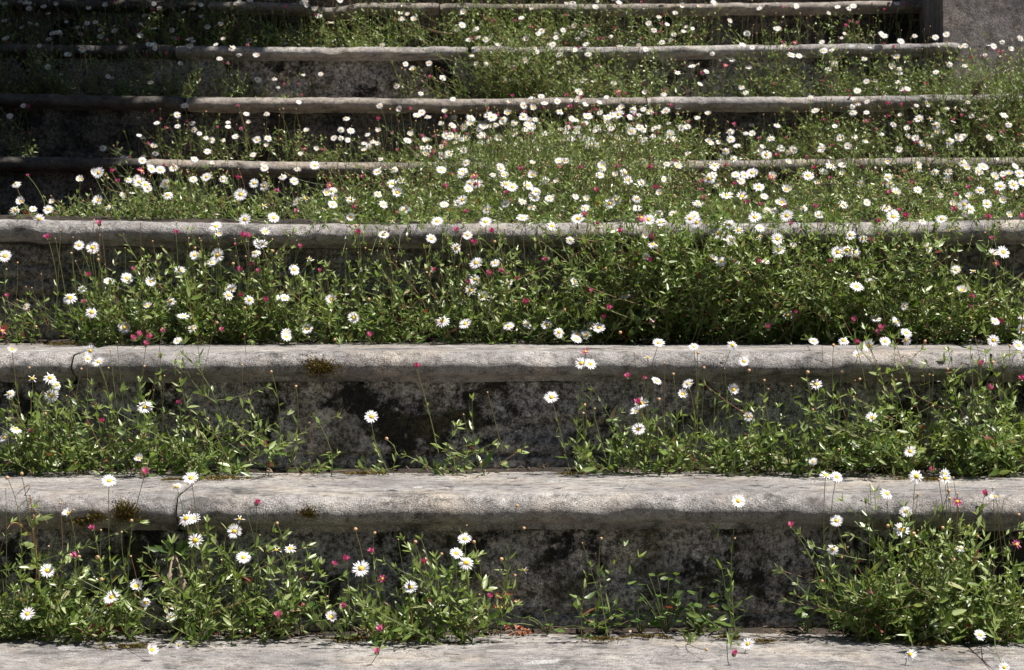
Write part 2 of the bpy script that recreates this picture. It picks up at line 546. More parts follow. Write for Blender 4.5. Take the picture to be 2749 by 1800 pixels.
# ------------------------------------------------------------------ flower meshes, shared by all flowers
def petals_mesh(seed, n=36, kind='open'):
    r = np.random.default_rng(seed)
    mb = MB()
    az = np.arange(n) * 2 * math.pi / n + r.normal(0, .07, n)
    if kind == 'open': el = r.normal(.10, .10, n); Lp = r.normal(.74, .045, n)
    elif kind == 'reflexed': el = r.normal(-.35, .2, n); Lp = r.normal(.68, .08, n)
    elif kind == 'cup': el = r.normal(.65, .14, n); Lp = r.normal(.70, .05, n)
    elif kind == 'ragged':
        keep = r.random(n) > .35
        az = az[keep]; n = len(az)
        el = r.normal(-.05, .35, n); Lp = r.normal(.66, .1, n)
    elif kind == 'closed': el = r.normal(1.22, .13, n); Lp = r.normal(.62, .06, n)
    rad = np.stack([np.cos(az), np.sin(az), 0 * az], 1)
    d = rad * np.cos(el)[:, None] + np.array([0, 0, 1.0]) * np.sin(el)[:, None]
    nrm = -rad * np.sin(el)[:, None] + np.array([0, 0, 1.0]) * np.cos(el)[:, None] + r.normal(0, .15, (n, 3))
    base = rad * (.26 if kind != 'closed' else .14) + np.array([0, 0, 1.0]) * (r.normal(0, .02, n))[:, None]
    if kind in ('open', 'reflexed', 'ragged', 'cup'):
        tint = np.where(r.random(n) < .05, .9, r.random(n) * .8)
    else:
        tint = r.random(n)
    leaves(mb, base, d, nrm, Lp, .150 if kind != 'closed' else .16, tint, True, 0, bend=.15, wide=.35)
    # green calyx beneath
    V, T = [], []
    rings = [(.04, -.24), (.17, -.22), (.27, -.12), (.30, 0.0)]
    for i, (rr, zz) in enumerate(rings):
        for j in range(10):
            a = 2 * math.pi * j / 10
            V.append((rr * math.cos(a), rr * math.sin(a), zz))
    for i in range(3):
        for j in range(10):
            p, q = i * 10 + j, i * 10 + (j + 1) % 10
            T += [[p, q, q + 10], [p, q + 10, p + 10]]
    mb.add(V, T, .3, 1)
    return mb


def dome_mesh(seed, rad=.27, h=.13, name="flower_centre"):
    r = np.random.default_rng(seed)
    mb = MB()
    V, T, A = [(0, 0, h)], [], []
    R, S = 5, 14
    for i in range(1, R + 1):
        for j in range(S):
            a = 2 * math.pi * (j + .5 * (i % 2)) / S
            t = i / R
            k = 1 + r.normal(0, .05)
            V.append((rad * t * math.cos(a) * k, rad * t * math.sin(a) * k, h * (1 - t * t) + .01 + r.normal(0, .014)))
    for j in range(S): T.append([0, 1 + j, 1 + (j + 1) % S])
    for i in range(R - 1):
        for j in range(S):
            p, q = 1 + i * S + j, 1 + i * S + (j + 1) % S
            T += [[p, p + S, q + S], [p, q + S, q]]
    mb.add(V, T, r.random(len(T)))
    return mb.mesh(name, M_YEL)


OPEN = [petals_mesh(s, 34 + s % 5, k).mesh("flower", [M_WHITE, M_STEM]) for s, k in
        enumerate(['open', 'open', 'open', 'open', 'open', 'reflexed', 'cup', 'ragged', 'open', 'reflexed', 'open', 'cup'])]
PINKY = [petals_mesh(40 + s, 26, 'closed').mesh("closed_flower", [M_PINK, M_STEM]) for s in range(4)]
PINKO = [petals_mesh(60 + s, 30, 'ragged').mesh("flower", [M_PINK, M_STEM]) for s in range(2)]
DOME = [dome_mesh(s) for s in range(4)]
SPENT = [petals_mesh(80 + s, 9, 'ragged').mesh("spent_flower", [M_WHITE, M_STEM]) for s in range(2)]


def bud_mesh(seed):
    r = np.random.default_rng(seed)
    V, T = [], []
    for i in range(7):
        t = i / 6
        rr = math.sin(math.pi * (t * .86 + .06)) * .36
        for j in range(8):
            a = 2 * math.pi * j / 8
            V.append((rr * math.cos(a) * r.normal(1, .07), rr * math.sin(a), -.3 + .7 * t))
    for i in range(6):
        for j in range(8):
            p, q = i * 8 + j, i * 8 + (j + 1) % 8
            T += [[p, q, q + 8], [p, q + 8, p + 8]]
    T += [[48 + j, 48 + (j + 1) % 8, 52] for j in range(8) if j not in (3, 4)]
    mb = MB()
    mb.add(V, T, [.15 + .8 * (i / len(T)) for i in range(len(T))])
    return mb.mesh("bud", M_TAN)


BUD = [bud_mesh(s) for s in range(3)]

# ------------------------------------------------------------------ the daisies seen in the photograph
# tile origin in photo pixels; positions inside a tile in 1/3.4 pixel.  w open white, p pink, y spent or yellow
FL = {
 (0, 0): dict(w="40,35 265,80 270,30 510,32 440,125 40,190 275,215 205,258 335,225 710,250 775,255 735,305 870,205 795,212 915,275 555,312 510,300 1045,283 920,335 445,360 45,365 360,420 1095,395 750,452 830,445 620,500 350,572 438,615 565,672 262,640 985,700 1025,715 1372,755 1012,832 85,750 215,968 90,1062 938,1350 200,1435 605,200 805,68 958,45 1405,38 1455,78 1320,145 1285,225 1415,262 1280,325 1835,40 1760,82 1675,115 1830,145 1892,242 2015,225 1580,340 1225,405 1360,410 1412,440 1762,378 1735,420 2040,362 2275,368 1645,588 2180,505 2340,505 1570,280 2280,8 1685,968 1617,1052 1430,1125 1620,1155 1750,1122 1770,1188 1820,1222 1880,1258 1930,1282 2080,1120 2082,1160 2035,1278 2148,1250 2248,1042 2270,1118 2310,1415 1270,1238 1300,1250 1402,1338 1418,1402 1312,1440 1300,1468 1130,1450 1775,1455 2345,1278 1895,1385",
              p="1030,35 1060,15 1595,55 1155,192 1255,285 1400,100 2165,250 2130,165 1840,320 1350,378 1345,515 1520,495 2040,575 2085,588 1388,1025 2180,975 1522,1170 1345,1320 1525,1420 1182,1448 2208,1185 85,230 445,560 775,520 1980,1168 275,1225",
              y="1365,185 1218,512 1265,1075 1035,1332 1020,1365 1105,1358 1880,1020 1620,1105"),
 (700, 0): dict(w="400,18 422,55 492,78 530,150 638,207 1270,128 1288,172 1342,135 1397,180 1850,112 1790,272 2095,335 2165,410 2245,400 1107,415 222,398 1922,505 1968,585 2062,585 2325,585 2275,605 2228,738 2290,732 547,677 155,795 1237,785 1462,852 1755,908 2272,930 348,935 1085,965 1268,998 1425,1055 1470,1028 1525,1070 1678,1020 780,1080 732,1188 822,1197 975,1232 1073,1195 668,1262 795,1280 68,1262 418,1195 52,1328 507,1360 362,1410 945,1310 985,1338 942,1375 1018,1292 1065,1310 1435,1420 1475,1350 1655,1340 1700,1420 1770,1300 1795,1250 1847,1275 2028,1218 2075,1270 2010,1298 2145,1138 2310,1125 2312,1225 2318,1320 1875,1488 30,1510 2190,1520",
              p="232,75 510,145 1235,180 2040,180 2120,205 2335,195 1917,360 2308,640 2305,885 205,775 350,775 370,875 1070,1095 1355,1000 2060,1005 400,1360 578,1378 1255,1380 1568,1360 2232,1318 2085,1385 1998,1250",
              y="2335,30 1080,970 1765,1020 1610,1192 180,1272 340,1295 1285,625 1315,640 1180,1000 1645,1078 1715,1152 205,995"),
 (1400, 0): dict(w="95,80 415,25 465,22 675,65 482,237 320,318 210,345 595,275 560,315 512,357 1468,52 1402,120 1750,20 1775,45 1255,152 1160,215 1210,275 1330,225 1508,250 1562,263 1480,290 1390,315 1362,368 1897,195 2172,78 2058,308 2018,410 118,440 140,475 285,408 487,460 348,500 610,500 40,552 342,580 82,647 1742,490 1557,607 488,745 560,738 668,745 842,762 1125,845 1625,778 2010,800 2048,850 452,915 583,955 712,937 210,945 103,985 915,980 125,1095 495,1098 580,1127 832,1050 772,1113 805,1140 1022,1015 1112,1000 1072,1052 1172,1022 1308,1028 1340,1128 1605,1078 1702,1042 1458,1168 1515,1160 1255,1160 1220,1195 983,1152 95,1215 140,1265 355,1190 500,1210 530,1235 558,1262 440,1240 380,1290 390,1345 465,1270 710,1195 735,1285 790,1210 870,1265 985,1272 1088,1250 1195,1265 1280,1268 1320,1305 1390,1272 845,1325 915,1335 792,1372 620,1340 262,1372 165,1358 38,1390 130,1420 208,1445 340,1470 98,1490 400,1470 1905,1202 1920,1270 2045,1215 2105,1220 1795,1300 1735,1308 1968,1335 2335,1142 2200,1340 2180,1385 1425,1405 1818,1440 1940,1455 2365,1360 735,1515 1325,1495 1760,1510 270,1400 660,1280 690,1170 795,1430",
              p="405,150 445,270 190,308 250,348 605,245 855,265 1300,142 1290,225 1272,298 1168,390 518,437 135,578 180,700 710,612 1100,775 1298,832 705,858 888,845 665,1010 458,980 1225,1050 1522,1122 870,1095 835,1205 742,1278 570,1360 1242,1220 1420,1340 1362,1385 1068,1305 825,1285 1948,1145 700,370 910,1280 1410,1475 2010,1415 345,1515 2302,775",
              y="275,22 1400,650 1607,588 690,648 1420,1040 1320,305 745,1440 1235,1350 1445,1505"),
 (2049, 0): dict(w="678,65 785,78 1468,290 1840,420 255,505 325,512 653,583 597,635 922,540 1218,528 1172,612 1245,632 1245,675 1228,752 942,745 1022,745 1045,810 1262,818 2135,815 2150,830 832,912 815,975 818,1025 473,1012 942,1028 1400,962 1250,1055 1187,1140 1675,995 1865,935 1832,1005 2165,968 1592,1035 1590,1095 1897,1060 2030,1065 1990,1090 655,1155 835,1252 1082,1228 935,1285 1318,1252 1390,1262 1408,1190 1443,1312 1550,1248 1665,1210 1775,1250 1825,1245 1590,1205 1705,1352 1240,1365 1582,1442 170,1365 228,1390 228,1482 1137,1475 1820,1487 2135,1455 2375,1325 275,1370 718,1510 1415,1505 2205,1330 2300,1520 1510,1340",
              p="193,75 783,200 752,245 850,215 1520,100 540,745 770,838 1083,875 1130,955 945,1120 563,1105 1028,1192 1742,1100 1752,1012 2008,1145 1225,1395 1512,1385 1580,1430 392,1450 210,1268 1900,535 1975,760 2335,1238 820,1285 1500,1248 1265,965",
              y="608,570 650,665 1605,595 1665,575 1875,665 2098,680 2212,508 2185,468 1605,768 1130,792 972,937 2240,925 1365,1115 365,1162 535,1025 628,965"),
 (0, 450): dict(w="145,150 730,110 860,45 900,48 1125,250 190,312 140,390 302,380 440,385 895,300 985,358 1270,132 1350,198 1330,160 1530,250 1765,110 1885,88 1380,12 1462,22 1585,10 2195,248 2235,475 2318,145 1515,150 358,472 1970,538 1998,605 45,810 722,712 845,732 2358,700 2330,778 1775,802 1985,802 1932,870 995,1040 1160,1012 1375,1040 1645,940 748,1105 637,1188 238,1270 838,1320 1343,1265 1672,1358 1135,1465 1755,1468 2118,1112 2085,1168 2277,1208 1552,1222",
              p="258,80 1018,40 908,520 438,648 1602,605 2210,630 2258,635 2152,712 2290,895 2180,945 2350,955 2198,1175 65,1183 770,1235 808,990 1495,1502 2028,1492 1215,940 20,1490 1290,30",
              y="985,100 790,1168 1345,1500 895,842 1780,735 2127,880 2235,1285 1980,1418 328,1455 650,785 1275,870 822,775"),
 (700, 450): dict(w="198,82 305,125 322,315 115,460 655,340 815,287 1070,240 1122,340 1245,230 1200,150 1220,18 823,455 600,232 1895,195 1822,68 1675,340 1840,298 1800,330 2118,65 2215,65 2240,152 2297,182 2232,332 2065,385 2053,497 1610,492 1310,388 2195,10 35,8 38,590 15,700 1122,615 1555,650 1785,738 1888,620 305,935 215,1190 1965,872 1952,1025 1915,1120 2033,1180 2248,1050 845,1370 1660,1397 1867,1427 2263,1450 645,1208 425,1472 232,1510 2140,875",
              p="162,222 1675,178 1945,72 1952,160 2248,238 1870,412 1357,395 1237,428 840,370 328,405 892,605 1785,582 2110,592 1950,695 360,732 537,952 2212,952 2268,975 2085,980 2343,1033 1888,1060 1858,1115 1582,945 50,1222 1742,75 630,165",
              y="790,97 400,283 580,380 1200,492 2135,680 870,535 1360,865 985,1205 1865,1205 2322,1225 320,1405 105,765 437,830 20,350"),
 (1400, 450): dict(w="100,72 205,120 62,165 133,222 115,270 95,365 255,285 492,268 597,285 580,372 515,468 717,72 735,10 855,68 1093,142 1295,105 1258,232 1052,285 805,330 862,300 1055,372 1160,478 1255,425 1380,420 1540,470 1600,505 1575,440 1270,500 1780,160 1750,8 1955,68 2035,70 2105,50 2165,180 1872,255 2015,268 2215,265 1610,330 2290,75 2130,455 2245,395 2300,392 2350,320 8,460 280,535 10,310 445,662 1130,620 1200,700 1138,818 1980,572 1910,662 2175,555 1800,600 1748,830 1822,860 1985,900 2228,862 2335,655 2350,755 487,1042 947,1165 1258,1172 55,1432 232,1437 342,1502 637,1447 707,1465 575,1515 510,1525 1895,520",
              p="690,218 1228,195 1640,210 1665,135 1620,118 1942,160 2062,325 2180,345 1885,400 1097,457 575,440 912,588 1200,622 1058,800 223,850 1688,850 1180,855 1240,800 2155,865 635,1135 1035,1190 32,1240 790,1292 1180,1415 748,1375 1978,1047 530,5 1165,10 700,520 2250,1465 1665,290",
              y="20,80 1155,212 1172,250 1395,258 852,790 390,1303 900,1508 2065,960 1725,1492 1255,560 770,925 2168,630 348,445"),
 (2049, 450): dict(w="212,202 725,55 490,140 890,148 1162,152 1210,228 1567,40 1685,115 1410,10 1970,45 2110,85 2190,60 2248,55 2340,55 2160,172 2283,160 2370,140 1615,255 1888,265 1730,330 1833,340 1887,380 1843,425 2042,332 2188,300 1630,472 945,320 730,340 1118,375 1195,415 1185,450 215,442 367,435 512,432 2250,435 1980,210 370,370 1455,490 1410,205 165,320 795,620 912,650 1508,735 682,775 770,755 835,775 2098,790 2190,775 1758,935 1815,1122 1292,1268 972,1040 853,1088 232,1350 1025,1382 1213,1408 1305,1510 2115,1405 2365,1355 272,715 2370,1480",
              p="360,102 612,105 1228,95 1285,50 1355,55 1880,120 1878,190 1772,255 1155,240 1103,165 470,365 248,520 1033,498 1240,400 1300,455 1755,392 2045,465 2370,460 2200,110 2130,240 1078,635 970,670 2093,655 600,862 2118,875 1895,1185 1020,1255 1078,1480 1055,1510 1480,1475 2172,1420 290,1330 820,1405 1885,1275 850,1010 470,15 205,365",
              y="628,402 1420,145 1555,200 1675,30 1222,920 1915,945 1895,1375 1235,722 1690,580 1040,50 2315,260 2265,225 1695,1382 825,1480 570,115"),
 (0, 900): dict(w="112,130 825,145 900,245 1620,52 800,215 458,390 520,452 472,555 85,535 1325,658 148,855 40,935 1268,1125 995,1330 1742,1305 1608,1385",
              p="1330,92 1350,25 1210,40 275,885 1642,625 1325,1268 1265,5 925,795",
              y="65,1305 198,1268 415,718 295,395 268,300 742,310 1895,767 1318,285"),
 (700, 900): dict(w="1010,745 232,15", p="1418,292 990,12", y="678,42 322,470 95,335 1148,948"),
 (1400, 900): dict(w="500,38 585,8 1252,72 1572,108 1925,92 545,258 628,265 2030,240 272,568 1232,420 1520,445 1470,540 1095,620 1045,700 1068,858 2070,745 1935,500 335,5 1978,1515",
              p="583,152 975,388 1110,395 1070,625", y="1155,205 1610,165 1665,300 2078,325 1255,588 565,715 1385,358 578,640 2215,415"),
 (2049, 900): dict(w="460,57 735,50 965,100 1112,60 1303,50 2100,50 2330,97 862,185 482,450 995,755 1873,780 1340,1062 455,1155 572,1280 672,1295 1400,1290 1650,1270 1660,1310 1130,1445 2117,1475",
              p="838,68 1980,270 2065,490 1050,5 2370,405 1530,1240 2030,1455 1770,1520", y="640,95 718,338 405,342 882,405 1548,648 2095,252 1680,312 690,1045 1128,755 1605,1325 1695,1425 1700,1495 1478,58 2250,102 452,685"),
 (0, 1350): dict(w="627,92 1700,142 1768,145 1783,345 2140,262 2222,500 430,620 1020,862 1328,912 250,1015 1245,762 1562,1045 1385,1345 1635,1300",
              p="2340,10 690,495 850,245", y="890,503 927,703 722,495 1110,270 2187,148 1200,165"),
 (700, 1350): dict(w="270,418 1860,330 1785,462 1875,548 915,600 1367,770 640,1043",
              p="1022,455 668,572 768,525 1490,550 1110,695 765,955 1103,1165 1060,1370 2085,865 162,1043", y="2320,665 1040,278 140,432 1410,360 1650,470 2195,518 1945,360 150,190 2340,30 865,245"),
 (1400, 1350): dict(w="2065,1290", p="1938,1388", y="22,235 25,618 727,328 1690,1345"),
 (2049, 1350): dict(w="668,165 632,425 1262,245 1800,415 1300,82 1978,1207 1340,1385 2200,1505", p="255,218 1768,12 2315,380 970,840", y="1140,213 1955,310 1740,525 2332,112 715,500 535,718 1635,232 1940,440 2160,1250 1375,285"),
}
flowers = []
for (ox, oy), dd in FL.items():
    for kd, s in dd.items():
        for q in s.split():
            a, b = q.split(",")
            flowers.append((ox + int(a) / 3.4, oy + int(b) / 3.4, kd))


def row_of(x, y):
    if y < 120: return 7
    if y < 258: return 6
    if y < 428: return 5
    if y < 596: return 4
    if y < 920: return 3
    if y < 1268: return 2
    if y < 1700: return 1
    return 0


# ------------------------------------------------------------------ clumps: row, centre px, half width px, top py, density
CL = []
def cl(row, *items):
    for it in items: CL.append((row,) + it)
cl(1, (50, 85, 1385, 1.0), (175, 75, 1420, 1.0), (300, 70, 1450, .85), (540, 65, 1400, .8), (650, 70, 1395, .8), (760, 60, 1430, .35), (880, 60, 1620, .18),
   (1085, 75, 1490, .65), (1185, 75, 1470, .8), (1275, 45, 1580, .35), (1548, 22, 1500, .12), (1622, 18, 1460, .10), (1880, 40, 1620, .2), (1975, 22, 1420, .08),
   (2275, 60, 1400, .8), (2385, 75, 1380, 1.0), (2500, 80, 1370, 1.1), (2610, 75, 1370, 1.1), (2715, 70, 1380, 1.1))
cl(2, (35, 60, 1030, .8), (135, 65, 1050, .8), (250, 65, 1000, .8), (365, 60, 1000, .75), (495, 55, 950, .8), (625, 45, 950, .6), (705, 50, 1020, .4), (850, 60, 1110, .3),
   (1010, 40, 1215, .12), (1215, 45, 1100, .35), (1305, 30, 1060, .25), (1545, 22, 1140, .1), (1625, 40, 1060, .35), (1730, 75, 1010, .8), (1860, 60, 1200, .35),
   (1985, 65, 1000, .8), (2095, 70, 1030, .9), (2225, 65, 1000, .7), (2335, 65, 1000, .65), (2450, 70, 985, 1.0), (2570, 75, 960, 1.1), (2700, 75, 960, 1.1))
cl(3, (25, 60, 745, .6), (120, 65, 770, .6), (235, 65, 660, .8), (345, 70, 690, .9), (460, 75, 670, .9), (585, 75, 650, .95), (710, 75, 660, .95), (830, 75, 680, .8),
   (955, 75, 690, .7), (1075, 75, 680, .75), (1195, 75, 660, .9), (1320, 80, 650, .9), (1450, 80, 660, .85), (1580, 80, 650, .95), (1710, 85, 560, 1.7), (1840, 85, 590, 1.5),
   (1970, 85, 600, 1.15), (2100, 85, 565, 1.5), (2235, 85, 590, 1.2), (2370, 85, 600, 1.2), (2505, 85, 600, 1.2), (2650, 90, 600, 1.2))
cl(4, (60, 70, 570, .12), (210, 80, 535, .35), (340, 70, 500, .55), (460, 75, 480, .9), (580, 80, 470, 1.0), (700, 70, 490, .7), (860, 60, 530, .45), (960, 70, 480, .9), (1080, 80, 470, 1.0), (1210, 80, 470, 1.0),
   (1340, 80, 480, 1.0), (1470, 80, 470, 1.1), (1600, 80, 470, 1.1), (1730, 80, 470, 1.1), (1860, 80, 480, 1.1), (1990, 80, 470, 1.1), (2120, 80, 480, 1.1), (2250, 80, 470, 1.1), (2385, 80, 480, 1.1), (2515, 80, 480, 1.1), (2660, 90, 470, 1.1))
cl(4.5, (520, 90, 450, .8), (850, 80, 455, .7), (1010, 90, 440, .8), (1180, 90, 395, 1.2), (1330, 90, 360, 1.7), (1490, 90, 345, 1.9), (1660, 90, 355, 1.7), (1850, 90, 395, 1.0), (2010, 90, 405, .9),
   (2170, 90, 380, 1.0), (2330, 90, 375, 1.1), (2490, 90, 365, 1.1), (2660, 95, 360, 1.2))
cl(5, (40, 60, 330, .35), (430, 60, 340, .3), (540, 65, 330, .4), (650, 70, 340, .4), (770, 65, 340, .5), (960, 80, 370, .5), (1110, 80, 370, .5), (1250, 70, 345, .8),
   (1370, 75, 320, 1.0), (1490, 75, 300, 1.1), (1610, 75, 295, 1.1), (1730, 75, 300, 1.0), (1840, 60, 320, .7), (1960, 60, 360, .25), (2080, 65, 340, .5), (2200, 75, 300, .95),
   (2320, 75, 290, 1.0), (2440, 75, 285, 1.1), (2560, 75, 225, 1.3), (2680, 80, 185, 1.5))
cl(6, (60, 70, 130, .8), (180, 70, 135, .9), (300, 70, 145, .8), (410, 60, 150, .6), (540, 65, 150, .55), (630, 50, 165, .4), (760, 60, 215, .14), (1120, 45, 190, .14), (1190, 35, 210, .12),
   (1290, 60, 120, 1.2), (1400, 70, 112, 1.5), (1520, 70, 135, 1.0), (1640, 70, 140, .9), (1745, 60, 145, .7), (1860, 55, 200, .25), (1970, 50, 190, .3), (2065, 60, 130, .9), (2180, 70, 150, .8),
   (2300, 70, 140, .85), (2420, 70, 130, .9), (2530, 65, 135, .9), (2625, 45, 160, .9), (2710, 45, 150, .9))
cl(7, (60, 70, 20, .5), (200, 70, 20, .6), (330, 70, 10, .6), (450, 70, -5, .5), (580, 70, -10, 1.0), (700, 65, 10, .9), (810, 60, 20, .6), (920, 65, 0, .9), (1030, 65, 0, .8), (1150, 70, 5, .8),
   (1280, 70, 0, .9), (1410, 70, -5, 1.0), (1540, 70, 0, 1.0), (1660, 60, 10, .8), (1780, 60, 0, .75), (1880, 50, 30, .25), (2030, 50, 20, .3), (2160, 50, 50, .2), (2330, 60, 30, .25), (2440, 45, 20, .3))

ORD = "first second third fourth fifth sixth seventh eighth ninth tenth eleventh twelfth thirteenth fourteenth fifteenth sixteenth seventeenth eighteenth nineteenth twentieth twenty-first twenty-second twenty-third".split()
PLACE = {1: "lowest row", 2: "second row up", 3: "third row up", 4: "landing's front edge", 4.5: "back of the landing", 5: "first row above landing", 6: "second row above landing", 7: "topmost row"}
GROUP = {1: "daisy clumps on the bottom tread", 2: "daisy clumps on the second tread", 3: "daisy clumps on the third tread", 4: "daisy clumps on the landing's front", 4.5: "daisy clumps on the landing's back",
         5: "daisy clumps on the first upper tread", 6: "daisy clumps on the second upper tread", 7: "daisy clumps on the top tread"}
LEAFL = {1: .0190, 2: .0178, 3: .0155, 4: .0120, 4.5: .012, 5: .0130, 6: .0130, 7: .0130}


def row_geo(row, px):
    """foot of the row: distance of the riser or rank, tread height"""
    if row == 4: return 3.86, ZL[3], .20
    if row == 4.5: return 4.62, ZL[3], .42
    k = int(row)
    if k == 0: return RY[1], ZL[0], .04
    return RY[k] - .006, ZL[k - 1], (.075 if k <= 3 else .085)


clumps = []
by_row = {}
for c in CL: by_row.setdefault(c[0], []).append(c)
for row in sorted(by_row):
    for c in sorted(by_row[row], key=lambda c: c[1]):
        Y, Z, dep = row_geo(row, c[1])
        if row == 4.5 and c[1] > 0: Y = 4.62
        ctr = at(c[1], 900, Y)
        hw = c[2] / F * Y
        ym = Y - dep * .5
        top = (at(c[1], c[3], ym)[2] - Z) * (1.12 if row >= 5 else 1.0)
        clumps.append(dict(row=row, px=c[1], X=ctr[0], Y=Y, Z=Z, dep=dep, hw=hw, top=top, dens=c[4], fl=[]))

# give each flower to the nearest clump of its row
for (x, y, kd) in flowers:
    r = row_of(x, y)
    if r == 4:
        r = 4.5 if y < 500 - max(0, 700 - x) * .2 else 4
    if r == 0: r = 1; low = True
    else: low = False
    best = min((c for c in clumps if c['row'] == r), key=lambda c: abs(c['px'] - x) - c['dens'] * 25)
    if r == 4: Y = 3.60 + random.uniform(0, .07)
    elif r == 4.5: Y = 3.68 + max(0, 500 - y) / 75 * .55 + random.uniform(-.05, .05)
    elif low: Y = 2.9
    else: Y = best['Y'] - (random.uniform(.9, 1.6) if r <= 3 else random.uniform(.6, 1.35)) * best['dep']
    P = at(x, y, Y)
    n = 0
    while P[2] < best['Z'] + .012 and n < 60:
        Y -= .01; P = at(x, y, Y); n += 1
    best['fl'].append((P, kd))

# wild ones of the same kinds where the photograph is too dense to list singly
for c in clumps:
    extra = 0
    if c['row'] == 4.5: extra = 24 if 1150 < c['px'] < 1700 else 6 if c['px'] >= 1800 else 2
    if c['row'] == 5: extra = 9 if 1200 < c['px'] < 1800 else 4 if c['px'] > 2100 else 1
    if c['row'] == 6: extra = 5 if c['px'] > 1250 else 3
    if c['row'] == 7: extra = 6
    if c['row'] == 4: extra = 2
    for _ in range(extra):
        Y = c['Y'] - random.uniform(0, c['dep'])
        P = np.array([c['X'] + random.uniform(-1, 1) * c['hw'], Y, c['Z'] + c['top'] * random.uniform(.88, 1.22)])
        c['fl'].append((P, random.choice("wwwwwppy")))


def frame(nrm, spin):
    z = Vector(nrm).normalized()
    q = z.to_track_quat('Z', 'Y')
    from mathutils import Quaternion
    return (q @ Quaternion((0, 0, 1), spin)).to_euler()


